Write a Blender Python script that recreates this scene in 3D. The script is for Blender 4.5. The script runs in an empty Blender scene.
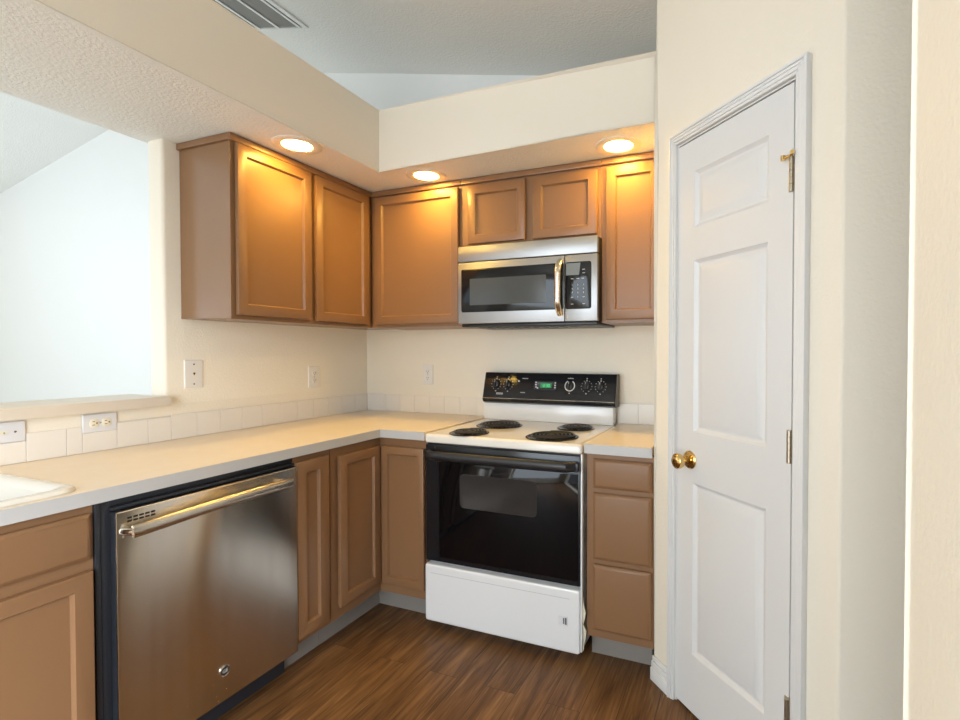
import bpy, bmesh, math, random
from mathutils import Vector, Matrix
random.seed(4)
C = bpy.context.scene.collection
SC = bpy.context.scene
PI = math.pi

# ------------------------------------------------------------------ camera
F_PX, PX, PY = 497.145, 548.01, 360.62
CAM = (2.2676, -2.5676, 1.2893)
YAW, PITCH, ROLL = 0.37412, -0.01746, 0.00052
cd = bpy.data.cameras.new('camera')
cam = bpy.data.objects.new('camera', cd)
C.objects.link(cam)
cy_, sy_ = math.cos(YAW), math.sin(YAW)
Fv = Vector((-sy_, cy_, 0)); Rv = Vector((cy_, sy_, 0)); Uv = Vector((0, 0, 1))
cp, sp = math.cos(PITCH), math.sin(PITCH)
Fv, Uv = cp*Fv + sp*Uv, cp*Uv - sp*Fv
if abs(Uv.z) < .5:
    raise SystemExit('bad camera')
cr, sr = math.cos(ROLL), math.sin(ROLL)
Rv, Uv = cr*Rv + sr*Uv, cr*Uv - sr*Rv
M = Matrix.Identity(4)
for i in range(3):
    M[i][0], M[i][1], M[i][2], M[i][3] = Rv[i], Uv[i], -Fv[i], CAM[i]
cam.matrix_world = M
cd.sensor_width = 36.0
cd.lens = 36.0*F_PX/960.0
cd.shift_x = -(PX-480.0)/960.0
cd.shift_y = (PY-360.0)/960.0
cd.clip_start = 0.02
SC.camera = cam

# ------------------------------------------------------------------ world, daylight, exposure
w = bpy.data.worlds.new('sky'); SC.world = w; w.use_nodes = True
bg = w.node_tree.nodes['Background']
bg.inputs[0].default_value = (0.80, 0.90, 1.0, 1)
bg.inputs[1].default_value = 0.85

def window_light(name, loc, rot, sx, sy, power, color, spread=180):
    l = bpy.data.lights.new(name, 'AREA'); l.shape = 'RECTANGLE'
    l.size, l.size_y, l.energy, l.color = sx, sy, power, color
    l.spread = math.radians(spread)
    o = bpy.data.objects.new(name, l); C.objects.link(o)
    o.location = loc; o.rotation_euler = rot
    return o
# daylight through the dining window behind the pass-through, through the window behind the camera, and an added patio light
window_light('dining_window_daylight', (-2.4, -5.95, 1.35), (PI/2+.75, 0, 0), 3.2, 2.0, 9, (0.70, 0.84, 1.0))
window_light('dining_side_window_daylight', (-4.55, -3.2, 1.55), (PI/2+.80, 0, -PI/2), 2.6, 1.4, 20, (0.70, 0.84, 1.0))
window_light('kitchen_window_daylight', (0.9, -5.95, 1.30), (PI/2-.20, 0, 0), 2.4, 2.1, 76, (0.80, 0.91, 1.0))
window_light('added_patio_daylight', (2.50, -4.5, 1.08), (PI/2-.50, 0, PI/2), 2.1, 2.0, 180, (0.82, 0.91, 1.0), 130)  # unseen patio door, added to light the base cabinets

vs = SC.view_settings
vs.view_transform = 'Standard'; vs.look = 'None'; vs.gamma = 1.0; vs.use_curve_mapping = False
vs.exposure = 0.61
LAMP_STRENGTH = 95.0
LAMP_COLOR = (1.0, 0.61, 0.12)

# ------------------------------------------------------------------ materials
def mat(name, col, rough=.5, metal=0., bump=None, coat=0., spec=.5, emit=None, var=None, aniso=0.):
    m = bpy.data.materials.new(name); m.use_nodes = True
    nt = m.node_tree; b = nt.nodes['Principled BSDF']
    b.inputs['Base Color'].default_value = (*col, 1)
    b.inputs['Roughness'].default_value = rough
    b.inputs['Metallic'].default_value = metal
    b.inputs['Specular IOR Level'].default_value = spec
    b.inputs['Coat Weight'].default_value = coat
    b.inputs['Coat Roughness'].default_value = .12
    b.inputs['Anisotropic'].default_value = aniso
    if emit:
        b.inputs['Emission Color'].default_value = (*emit[0], 1); b.inputs['Emission Strength'].default_value = emit[1]
    tc = nt.nodes.new('ShaderNodeTexCoord')
    if bump:   # (scale xyz, strength, distance, detail)
        mp = nt.nodes.new('ShaderNodeMapping'); mp.inputs['Scale'].default_value = bump[0]
        nz = nt.nodes.new('ShaderNodeTexNoise'); nz.inputs['Scale'].default_value = 1.0
        nz.inputs['Detail'].default_value = bump[3] if len(bump) > 3 else 2.0
        bp = nt.nodes.new('ShaderNodeBump'); bp.inputs['Strength'].default_value = bump[1]; bp.inputs['Distance'].default_value = bump[2]
        nt.links.new(tc.outputs['Object'], mp.inputs['Vector']); nt.links.new(mp.outputs['Vector'], nz.inputs['Vector'])
        nt.links.new(nz.outputs['Fac'], bp.inputs['Height']); nt.links.new(bp.outputs['Normal'], b.inputs['Normal'])
    if var:    # (scale xyz, second colour, low, high)
        mp = nt.nodes.new('ShaderNodeMapping'); mp.inputs['Scale'].default_value = var[0]
        nz = nt.nodes.new('ShaderNodeTexNoise'); nz.inputs['Scale'].default_value = 1.0; nz.inputs['Detail'].default_value = 3.0
        rp = nt.nodes.new('ShaderNodeValToRGB')
        rp.color_ramp.elements[0].position = var[2]; rp.color_ramp.elements[0].color = (*col, 1)
        rp.color_ramp.elements[1].position = var[3]; rp.color_ramp.elements[1].color = (*var[1], 1)
        nt.links.new(tc.outputs['Object'], mp.inputs['Vector']); nt.links.new(mp.outputs['Vector'], nz.inputs['Vector'])
        nt.links.new(nz.outputs['Fac'], rp.inputs['Fac']); nt.links.new(rp.outputs['Color'], b.inputs['Base Color'])
    return m

def floor_material():
    m = bpy.data.materials.new('dark_wood_planks'); m.use_nodes = True
    nt = m.node_tree; N = nt.nodes; L = nt.links; b = N['Principled BSDF']
    tc = N.new('ShaderNodeTexCoord')
    mp = N.new('ShaderNodeMapping'); mp.inputs['Rotation'].default_value = (0, 0, PI/2); mp.inputs['Location'].default_value = (0.33, .045, 0)
    L.new(tc.outputs['Object'], mp.inputs['Vector'])
    br = N.new('ShaderNodeTexBrick'); br.offset = .37; br.offset_frequency = 2
    br.inputs['Scale'].default_value = 1.0; br.inputs['Brick Width'].default_value = 1.22; br.inputs['Row Height'].default_value = .127
    br.inputs['Mortar Size'].default_value = .0009; br.inputs['Mortar Smooth'].default_value = .2; br.inputs['Bias'].default_value = 0
    br.inputs['Color1'].default_value = (.0, .0, .0, 1); br.inputs['Color2'].default_value = (1, 1, 1, 1); br.inputs['Mortar'].default_value = (.5, .5, .5, 1)
    L.new(mp.outputs['Vector'], br.inputs['Vector'])
    sep = N.new('ShaderNodeSeparateColor'); L.new(br.outputs['Color'], sep.inputs['Color'])
    # grain: noise stretched along the plank (y), shifted per plank
    mul = N.new('ShaderNodeMath'); mul.operation = 'MULTIPLY'; mul.inputs[1].default_value = 17.0
    L.new(sep.outputs[0], mul.inputs[0])
    cmb = N.new('ShaderNodeCombineXYZ'); L.new(mul.outputs[0], cmb.inputs['Z'])
    add = N.new('ShaderNodeVectorMath'); add.operation = 'ADD'
    L.new(tc.outputs['Object'], add.inputs[0]); L.new(cmb.outputs[0], add.inputs[1])
    def grain(sx, sy, det, dist):
        g = N.new('ShaderNodeMapping'); g.inputs['Scale'].default_value = (sx, sy, 1); L.new(add.outputs[0], g.inputs['Vector'])
        n = N.new('ShaderNodeTexNoise'); n.inputs['Scale'].default_value = 1; n.inputs['Detail'].default_value = det; n.inputs['Distortion'].default_value = dist
        L.new(g.outputs[0], n.inputs['Vector']); return n
    g1 = grain(16, 1.6, 6, 1.2); g2 = grain(130, 5, 4, .6); g3 = grain(38, 2.2, 5, 2.0)
    rp = N.new('ShaderNodeValToRGB'); e = rp.color_ramp.elements
    e[0].position = .30; e[0].color = (.045, .020, .008, 1)
    e[1].position = .72; e[1].color = (.30, .155, .060, 1)
    x = e.new(.5); x.color = (.155, .074, .028, 1)
    mixg = N.new('ShaderNodeMath'); mixg.operation = 'MULTIPLY_ADD'; mixg.inputs[1].default_value = .55; L.new(g3.outputs['Fac'], mixg.inputs[0])
    m2 = N.new('ShaderNodeMath'); m2.operation = 'MULTIPLY'; m2.inputs[1].default_value = .45; L.new(g1.outputs['Fac'], m2.inputs[0])
    L.new(m2.outputs[0], mixg.inputs[2])
    m3 = N.new('ShaderNodeMath'); m3.operation = 'MULTIPLY_ADD'; m3.inputs[1].default_value = .07; m3.inputs[2].default_value = -.035
    L.new(sep.outputs[0], m3.inputs[0])
    m4 = N.new('ShaderNodeMath'); m4.operation = 'ADD'; L.new(mixg.outputs[0], m4.inputs[0]); L.new(m3.outputs[0], m4.inputs[1])
    L.new(m4.outputs[0], rp.inputs['Fac'])
    # pale scraped streaks
    st = N.new('ShaderNodeValToRGB'); st.color_ramp.elements[0].position = .60; st.color_ramp.elements[1].position = .74
    L.new(g2.outputs['Fac'], st.inputs['Fac'])
    sm = N.new('ShaderNodeMath'); sm.operation = 'MULTIPLY'; sm.inputs[1].default_value = .45; L.new(st.outputs['Color'], sm.inputs[0])
    mx = N.new('ShaderNodeMix'); mx.data_type = 'RGBA'; L.new(sm.outputs[0], mx.inputs['Factor'])
    L.new(rp.outputs['Color'], mx.inputs[6]); mx.inputs[7].default_value = (.46, .28, .13, 1)
    mo = N.new('ShaderNodeMix'); mo.data_type = 'RGBA'; L.new(br.outputs['Fac'], mo.inputs['Factor'])
    L.new(mx.outputs[2], mo.inputs[6]); mo.inputs[7].default_value = (.03, .014, .007, 1)
    L.new(mo.outputs[2], b.inputs['Base Color'])
    b.inputs['Roughness'].default_value = .42; b.inputs['Specular IOR Level'].default_value = .3
    bp = N.new('ShaderNodeBump'); bp.inputs['Strength'].default_value = .25; bp.inputs['Distance'].default_value = .002
    hs = N.new('ShaderNodeMath'); hs.operation = 'SUBTRACT'; L.new(g2.outputs['Fac'], hs.inputs[0]); L.new(br.outputs['Fac'], hs.inputs[1])
    L.new(hs.outputs[0], bp.inputs['Height']); L.new(bp.outputs['Normal'], b.inputs['Normal'])
    return m

def steel_material(name, col, scale, rough=.24, contrast=.07, aniso=.75, arot=0.):
    m = bpy.data.materials.new(name); m.use_nodes = True
    nt = m.node_tree; N = nt.nodes; L = nt.links; b = N['Principled BSDF']
    b.inputs['Metallic'].default_value = 1.0; b.inputs['Base Color'].default_value = (*col, 1)
    tc = N.new('ShaderNodeTexCoord'); mp = N.new('ShaderNodeMapping'); mp.inputs['Scale'].default_value = scale
    nz = N.new('ShaderNodeTexNoise'); nz.inputs['Scale'].default_value = 1; nz.inputs['Detail'].default_value = 3
    L.new(tc.outputs['Object'], mp.inputs['Vector']); L.new(mp.outputs[0], nz.inputs['Vector'])
    ma = N.new('ShaderNodeMath'); ma.operation = 'MULTIPLY_ADD'; ma.inputs[1].default_value = contrast*2; ma.inputs[2].default_value = rough-contrast
    L.new(nz.outputs['Fac'], ma.inputs[0]); L.new(ma.outputs[0], b.inputs['Roughness'])
    tn = N.new('ShaderNodeTangent'); tn.direction_type = 'RADIAL'; tn.axis = 'Z'; L.new(tn.outputs[0], b.inputs['Tangent'])
    b.inputs['Anisotropic'].default_value = aniso; b.inputs['Anisotropic Rotation'].default_value = arot
    bp = N.new('ShaderNodeBump'); bp.inputs['Strength'].default_value = .02; bp.inputs['Distance'].default_value = .0004
    L.new(nz.outputs['Fac'], bp.inputs['Height']); L.new(bp.outputs['Normal'], b.inputs['Normal'])
    return m

WALL = mat('wall_paint', (.86, .80, .68), .60, bump=((120, 120, 120), .26, .004, 2))
CEIL = mat('ceiling_texture', (.86, .86, .83), .8, bump=((95, 95, 95), .55, .006, 3))
SOFF = mat('soffit_paint', (.83, .775, .665), .62, bump=((170, 170, 170), .12, .002, 2))
FLOOR = floor_material()
TRIM = mat('white_trim_paint', (.77, .775, .77), .34)
DOORP = mat('white_door_paint', (.73, .735, .735), .36, bump=((260, 260, 9), .10, .0015, 3))
CAB = mat('brown_cabinet_paint', (.258, .137, .066), .32, bump=((140, 140, 9), .12, .0012, 3), spec=.36)
CABSIDE = mat('brown_cabinet_side', (.258, .139, .068), .26, bump=((90, 90, 6), .05, .001, 2))
TOE = mat('grey_beige_toe_kick', (.25, .225, .20), .5)
LAM = mat('cream_laminate', (.83, .74, .61), .33, var=((14, 14, 14), (.81, .71, .57), .35, .7))
LAMEDGE = mat('pale_grey_laminate_edge', (.55, .545, .54), .42)
TILE = None
SINKW = mat('white_sink', (.74, .72, .66), .2, coat=.4)
PLASTW = mat('white_plastic', (.82, .80, .76), .35)
PLASTG = mat('pale_grey_plastic', (.72, .72, .74), .4)
IVORY = mat('ivory_plastic', (.80, .74, .58), .35)
HOLE = mat('dark_hole', (.012, .010, .009), .6)
STEEL = steel_material('brushed_steel_upright', (.70, .65, .575), (2, 30, .6), .235, .05, .93, .25)
STEELH = steel_material('brushed_steel_lengthwise', (.37, .375, .38), (3, 60, 320), .42, .05, .3)
CHROME = mat('polished_metal', (.80, .76, .69), .11, metal=1)
HANDST = steel_material('satin_handle_steel', (.66, .61, .53), (90, 4, 90), .27, .03)
BLKP = mat('black_plastic', (.014, .014, .016), .36)
BLKD = mat('dishwasher_black', (.020, .022, .028), .42)
BLKG = mat('black_glass', (.004, .004, .005), .05, spec=.26)
BLKE = mat('black_enamel', (.012, .013, .016), .20, spec=.4)
OVWIN = mat('oven_window_mesh', (.018, .016, .016), .10, spec=.28, var=((500, 500, 500), (.05, .048, .048), .45, .6))
MWIN = mat('microwave_screen', (.075, .083, .088), .14, spec=.3)
MGLS = mat('microwave_glass', (.009, .011, .014), .08, spec=.3)
ENAM = mat('white_enamel', (.82, .83, .84), .22, coat=.3)
ENAMT = mat('lamp_tinted_enamel_top', (.80, .765, .70), .22, coat=.3)  # white enamel with the warm lamp tint put into its colour
COIL = mat('burner_coil', (.020, .018, .017), .40, metal=.0)
PAN = mat('black_drip_pan', (.018, .016, .015), .25)
DIALW = mat('dial_white', (.62, .62, .60), .5)
DISPG = mat('green_display', (.01, .05, .02), .3, emit=((.05, .55, .18), .22))
DISPD = mat('display_digits', (.05, .4, .15), .3, emit=((.20, 1.0, .42), .45))
LCD = mat('grey_display', (.16, .19, .20), .25)
BRASS = mat('brass', (.72, .50, .20), .16, metal=1)
NICK = mat('aged_nickel', (.47, .42, .33), .32, metal=1)
LENS = mat('lit_lens', (1, 1, 1), .5, emit=(LAMP_COLOR, LAMP_STRENGTH))
LTRIM = mat('lamp_trim_white', (.82, .77, .68), .4)
LOUV = mat('vent_louver_grey', (.20, .19, .165), .5)
VENTW = mat('vent_white', (.78, .78, .76), .45)
PAPER = mat('torn_paper', (.80, .74, .60), .8)
PAPW = mat('torn_foil_white', (.74, .73, .70), .6)

# ------------------------------------------------------------------ helpers
ID = lambda x, y, z: (x, y, z)
def east(x0):            # face looking +x : u = y, w = z, d outward
    return lambda u, v, d: (x0+d, u, v)
def south(y0):           # face looking -y : u = x
    return lambda u, v, d: (u, y0-d, v)
DX, DY, R2 = 1.929, -.606, math.sqrt(.5)
def diag(u, v, d):       # pantry wall: u along the wall from its far corner
    return (DX+R2*u-R2*d, DY-R2*u-R2*d, v)

def nb(): return bmesh.new()
def box(bm, x0, x1, y0, y1, z0, z1, bev=0., seg=2, f=ID):
    t = bmesh.new()
    bmesh.ops.create_cube(t, size=1)
    for v in t.verts:
        v.co = Vector((x0+(v.co.x+.5)*(x1-x0), y0+(v.co.y+.5)*(y1-y0), z0+(v.co.z+.5)*(z1-z0)))
    if bev > 0:
        bmesh.ops.bevel(t, geom=t.edges[:], offset=bev, segments=seg, profile=.5, affect='EDGES')
    merge(bm, t, f)
def fbox(bm, f, u0, u1, v0, v1, d0, d1, bev=0., seg=2): box(bm, u0, u1, v0, v1, d0, d1, bev, seg, f)
def merge(bm, t, f=ID):
    vm = {}
    for v in t.verts: vm[v] = bm.verts.new(f(*v.co))
    for fc in t.faces:
        try: bm.faces.new([vm[v] for v in fc.verts])
        except ValueError: pass
    t.free()
def rings(bm, f, loops, cap0=True, cap1=True, closed=False):
    """loops: list of lists of (u,v,d) with equal counts; skin them"""
    rr = [[bm.verts.new(f(*p)) for p in lp] for lp in loops]
    n = len(rr[0])
    pairs = list(zip(rr, rr[1:])) + ([(rr[-1], rr[0])] if closed else [])
    for a, b in pairs:
        for i in range(n):
            j = (i+1) % n
            bm.faces.new((a[i], a[j], b[j], b[i]))
    if not closed:
        if cap0: bm.faces.new(rr[0][::-1])
        if cap1: bm.faces.new(rr[-1])
def rect(u0, u1, v0, v1, d): return [(u0, v0, d), (u1, v0, d), (u1, v1, d), (u0, v1, d)]
def rrect(u0, u1, v0, v1, r, d, n=5):
    out = []
    for cx, cy, a0 in ((u1-r, v0+r, -90), (u1-r, v1-r, 0), (u0+r, v1-r, 90), (u0+r, v0+r, 180)):
        for k in range(n+1):
            a = math.radians(a0+90*k/n); out.append((cx+r*math.cos(a), cy+r*math.sin(a), d))
    return out
def panel(bm, f, u0, u1, v0, v1, prof):
    """nested rectangles, prof = [(inset, depth), ...], last one capped"""
    rings(bm, f, [rect(u0+i, u1-i, v0+i, v1-i, d) for i, d in prof])
def rpanel(bm, f, u0, u1, v0, v1, r, prof):
    rings(bm, f, [rrect(u0+i, u1-i, v0+i, v1-i, max(r-i, .0008), d) for i, d in prof])
def tube(bm, pts, r, seg=10, caps=True, f=ID, flat=None):
    pts = [Vector(f(*p)) for p in pts]; n = len(pts)
    rs = r if isinstance(r, (list, tuple)) else [r]*n
    T = []
    for i in range(n):
        T.append((pts[min(i+1, n-1)]-pts[max(i-1, 0)]).normalized())
    up = Vector((0, 0, 1)) if abs(T[0].z) < .9 else Vector((1, 0, 0))
    nrm = (up-T[0]*up.dot(T[0])).normalized(); loops = []
    for i in range(n):
        nrm = (nrm-T[i]*nrm.dot(T[i])).normalized(); bi = T[i].cross(nrm)
        k = flat or (1, 1)
        loops.append([tuple(pts[i]+(nrm*math.cos(a)*k[0]+bi*math.sin(a)*k[1])*rs[i]) for a in [2*PI*j/seg for j in range(seg)]])
    rings(bm, ID, loops, caps, caps)
def lathe(bm, f, prof, seg=32, c=(0, 0)):
    """profile [(r, d)] turned about the outward axis at (u,v)=c"""
    loops = [[(c[0]+r*math.cos(2*PI*j/seg), c[1]+r*math.sin(2*PI*j/seg), d) for j in range(seg)] for r, d in prof]
    rings(bm, f, loops)
def cells(bm, xs, ys, fill, z0, z1, f=ID):
    """extruded union of grid cells, no inner faces"""
    V = {}
    def v(i, j, z):
        if (i, j, z) not in V: V[(i, j, z)] = bm.verts.new(f(xs[i], ys[j], z))
        return V[(i, j, z)]
    nx, ny = len(xs)-1, len(ys)-1
    on = lambda i, j: 0 <= i < nx and 0 <= j < ny and fill(.5*(xs[i]+xs[i+1]), .5*(ys[j]+ys[j+1]))
    for i in range(nx):
        for j in range(ny):
            if not on(i, j): continue
            bm.faces.new((v(i, j, z1), v(i+1, j, z1), v(i+1, j+1, z1), v(i, j+1, z1)))
            bm.faces.new((v(i, j+1, z0), v(i+1, j+1, z0), v(i+1, j, z0), v(i, j, z0)))
            for di, dj, a, b in ((-1, 0, (i, j), (i, j+1)), (1, 0, (i+1, j+1), (i+1, j)), (0, -1, (i+1, j), (i, j)), (0, 1, (i, j+1), (i+1, j+1))):
                if not on(i+di, j+dj):
                    bm.faces.new((v(*b, z1), v(*a, z1), v(*a, z0), v(*b, z0)))
def prism(bm, poly, d0, d1, f=ID):
    rings(bm, f, [[(u, v, d0) for u, v in poly], [(u, v, d1) for u, v in poly]])
def text(bm, f, s, size, u, v, d, align='CENTER', depth=.0003):
    cu = bpy.data.curves.new('t', 'FONT'); cu.body = s; cu.size = size; cu.align_x = align; cu.align_y = 'CENTER'; cu.extrude = depth; cu.resolution_u = 2
    o = bpy.data.objects.new('t', cu); C.objects.link(o)
    dg = bpy.context.evaluated_depsgraph_get(); dg.update()
    me = bpy.data.meshes.new_from_object(o.evaluated_get(dg))
    t = bmesh.new(); t.from_mesh(me)
    bpy.data.objects.remove(o); bpy.data.curves.remove(cu); bpy.data.meshes.remove(me)
    merge(bm, t, lambda x, y, z: f(u+x, v+y, d+z))

def fit(p):
    """final survey correction of the room's dimensions (about one per cent)"""
    x, y, z = p
    return Vector((x*1.0105, y-.003*(y+.63) if y < -.63 else y, z+.0205*(z-1.1) if z > 1.1 else z))
def link(name, bm, m, parent=None, org=(0, 0, 0), smooth=35, recalc=True):
    if recalc: bmesh.ops.recalc_face_normals(bm, faces=bm.faces[:])
    o0 = fit(org)
    for v in bm.verts: v.co = fit(v.co)-o0
    me = bpy.data.meshes.new(name); bm.to_mesh(me); bm.free()
    me.materials.append(m)
    if smooth:
        me.polygons.foreach_set('use_smooth', [True]*len(me.polygons))
        me.set_sharp_from_angle(angle=math.radians(smooth))
    o = bpy.data.objects.new(name, me); C.objects.link(o)
    if parent: o.parent = parent
    else: o.location = o0
    return o
def tag(o, label=None, cat=None, group=None, kind=None):
    if label: o['label'] = label
    if cat: o['category'] = cat
    if group: o['group'] = group
    if kind: o['kind'] = kind
    return o
class Thing:
    def __init__(self, name, org, label, cat, group=None, kind=None):
        self.o = bpy.data.objects.new(name, None); self.o.empty_display_size = .05; C.objects.link(self.o)
        self.o.location = fit(org); self.org = org; tag(self.o, label, cat, group, kind)
    def part(self, name, bm, m, parent=None, label=None, smooth=35):
        p = link(name, bm, m, parent or self.o, self.org, smooth)
        if label: p['label'] = label
        return p
def struct(name, bm, m, label, cat, smooth=35):
    return tag(link(name, bm, m, None, (0, 0, 0), smooth), label, cat, None, 'structure')

# ------------------------------------------------------------------ the room
SB, ST, SD, SDB = 2.160, 2.427, .598, .592      # soffit underside, top, fronts
KX = lambda x: 3.035-.211*x                      # sloped kitchen ceiling
RIDGE = -1.46
DXC = lambda x: KX(RIDGE)+.19*(x-RIDGE)          # dining ceiling falls to the left

bm = nb(); box(bm, -4.7, -.06, -6.1, .12, -.05, 0); struct('floor_west', bm, mat('pale_bounce_carpet', (.72, .69, .64), .95, bump=((300, 300, 300), .5, .004, 2)), 'unseen pale dining room carpet added to bounce light beyond the pass-through', 'floor')  # unseen carpet, put in pale to bounce light up to the soffit
bm = nb(); box(bm, -.06, 4.1, -6.1, .12, -.05, 0); struct('floor', bm, FLOOR, 'dark brown wood plank floor running towards the range', 'floor')
back = lambda u, v, d: (u, -d, v)
bm = nb(); prism(bm, [(-.095, 0), (4.1, 0), (4.1, ST), (-.095, ST)], -.12, 0, back)
struct('wall_back', bm, WALL, 'off-white painted wall behind the range and microwave', 'wall')
WHITEW = mat('white_daylit_wall_paint', (.84, .845, .83), .6, bump=((120, 120, 120), .2, .004, 2))
XS = -.0955
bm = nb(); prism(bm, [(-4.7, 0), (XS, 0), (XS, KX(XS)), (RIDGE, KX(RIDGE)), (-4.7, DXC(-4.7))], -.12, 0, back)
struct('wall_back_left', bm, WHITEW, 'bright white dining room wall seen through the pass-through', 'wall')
bm = nb(); prism(bm, [(XS, ST+.0005), (4.1, ST+.0005), (4.1, KX(4.1)), (XS, KX(XS))], -.12, 0, back)  # upper part of the same wall, coloured whiter to hold its daylight
struct('wall_back_upper', bm, WHITEW, 'wall above the soffit with its daylight put into a whiter colour', 'wall')
bm = nb()
prism(bm, [(4.1, KX(4.1)), (RIDGE, KX(RIDGE)), (-4.7, DXC(-4.7)), (-4.7, DXC(-4.7)+.1), (RIDGE, KX(RIDGE)+.1), (4.1, KX(4.1)+.1)], -.12, 6.1, lambda u, v, d: (u, -d, v))
struct('ceiling', bm, CEIL, 'vaulted ceiling with grey stippled texture above the soffit', 'ceiling')
# left wall with pass-through opening (jamb at y=-1.217)
JY = -1.2125
bm = nb()
box(bm, -.095, 0, -3.2, -.001, 0, 1.0665)
rp = [(-.095, -.001), (0, -.001)] + [(-.014+.014*math.cos(a), JY+.014-.014*math.sin(a)) for a in [PI/2*k/5 for k in range(6)]] + [(-.081-.014*math.sin(a), JY+.014-.014*math.cos(a)) for a in [PI/2*k/5 for k in range(6)]]
prism(bm, rp, 1.0665, SB-.0005)
struct('wall_left', bm, WALL, 'off-white side wall with a wide pass-through opening above the sink counter', 'wall')
bm = nb(); box(bm, -.095, .45, -3.32, -3.2, 0, SB-.0005); struct('wall_near', bm, WALL, 'short off-white wall stub ending the sink counter', 'wall')
bm = nb(); box(bm, .40, .462, -3.332, -3.19, 0, .09, .004); struct('baseboard_left', bm, TRIM, 'white baseboard around the end of the wall stub', 'baseboard')
# soffit: L-shaped plant shelf box
bm = nb()
cells(bm, [-.095, SD, 1.925], [-6.0, -SDB, -.0005], lambda x, y: x < SD or y > -SDB, SB, ST)
bmesh.ops.remove_doubles(bm, verts=bm.verts[:], dist=1e-5)
bmesh.ops.bevel(bm, geom=[e for e in bm.edges if len(e.link_faces) == 2 and e.calc_face_angle(0) > .5], offset=.014, segments=4, profile=.5, affect='EDGES')
so = struct('ceiling_lower', bm, SOFF, 'off-white dropped soffit with recessed lights running over both cabinet runs', 'soffit')
so.data.materials.append(CEIL)     # stippled ceiling texture on the underside
for p in so.data.polygons:
    if p.normal.z < -.95: p.material_index = 1
# pantry: diagonal wall with the door opening, its side walls, hall wall, near wall
DS0, DS1, DTOP, DL = .1285, .628, 2.022, .765
RC = .016; TC = RC*math.tan(PI/8)     # rounded corner where the angled wall turns into the hall
bm = nb(); cells(bm, [0, DS0, DS1, DL-TC], [0, DTOP, 2.62], lambda u, v: not (DS0 < u < DS1 and v < DTOP), -.10, 0, diag)
bmesh.ops.remove_doubles(bm, verts=bm.verts[:], dist=1e-5)
ed = [e for e in bm.edges if all(abs((v.co.x-DX)+(v.co.y-DY)) < 1e-4 for v in e.verts) and all(abs(v.co.x-DX) < 1e-4 for v in e.verts)]
bmesh.ops.bevel(bm, geom=ed, offset=.012, segments=4, profile=.5, affect='EDGES')
struct('wall_inner', bm, WALL, 'off-white angled corner wall holding the white pantry door', 'wall')
bm = nb(); box(bm, DX+.002, DX+.10, DY+.07, -.0005, 0, 2.62); struct('wall_inner_side', bm, WALL, 'off-white side of the pantry beside the narrow drawer cabinet', 'wall')
HX, HY = DX+R2*DL, DY-R2*DL
bm = nb()
arc = [(HX+TC+RC*math.sin(a), HY+RC-RC*math.cos(a)) for a in [-PI/4*k/6 for k in range(7)]]
poly = [(4.0, HY+.10), (4.0, HY)] + arc + [(arc[-1][0]+.05, arc[-1][1]+.05)] + [(HX+.08, HY+.10)]
prism(bm, [(x, y) for x, y in poly], 0, 2.55); struct('wall_outer', bm, WALL, 'beige textured wall in shade right of the pantry corner', 'wall')
bm = nb(); cells(bm, [-6.0, -5.6, -3.4, -1.976], [0, .04, 2.10, 2.60], lambda u, v: not (-5.6 < u < -3.4 and .04 < v < 2.10), 0, .12, lambda u, v, d: (2.40+d, u, v))
bmesh.ops.remove_doubles(bm, verts=bm.verts[:], dist=1e-5)
bmesh.ops.bevel(bm, geom=[e for e in bm.edges if all(v.co.y > -1.98 and .01 < abs(v.co.z-1.3) for v in e.verts) and abs(e.verts[0].co.x-e.verts[1].co.x) < 1e-4], offset=.004, segments=4, profile=.5, affect='EDGES')
struct('wall_right', bm, WALL, 'bright off-white wall end nearest the viewer at right edge', 'wall')
bm = nb(); cells(bm, [2.53, 4.0, 4.1], [-2.9, -2.8, HY-.0], lambda u, v: u > 4.0 or v < -2.8, 0, 2.5); struct('wall_east', bm, WALL, 'wall closing the side hall', 'wall')
# rear and dining walls (behind the viewer) with window openings
bm = nb(); cells(bm, [-4.7, -4.0, -.8, -.3, 2.1, 2.52], [0, .25, .35, 2.35, 2.6], lambda u, v: not ((-4.0 < u < -.8 and .35 < v < 2.35) or (-.3 < u < 2.1 and .25 < v < 2.35)), 0, .1, lambda u, v, d: (u, -6.0-d, v))
prism(bm, [(-4.7, 2.6), (2.0, 2.6), (2.0, KX(2.0)), (RIDGE, KX(RIDGE)), (-4.7, DXC(-4.7))], 0, .1, lambda u, v, d: (u, -6.0-d, v))
struct('wall_rear', bm, WALL, 'off-white rear wall with two wide window openings', 'wall')
bm = nb(); cells(bm, [-6.0, -4.5, -1.9, -.0005], [0, .85, 2.25, DXC(-4.65)], lambda u, v: not (-4.5 < u < -1.9 and .85 < v < 2.25), 0, .1, lambda u, v, d: (-4.6-d, u, v)); struct('wall_west', bm, WALL, 'off-white far wall of the dining room', 'wall')

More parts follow.
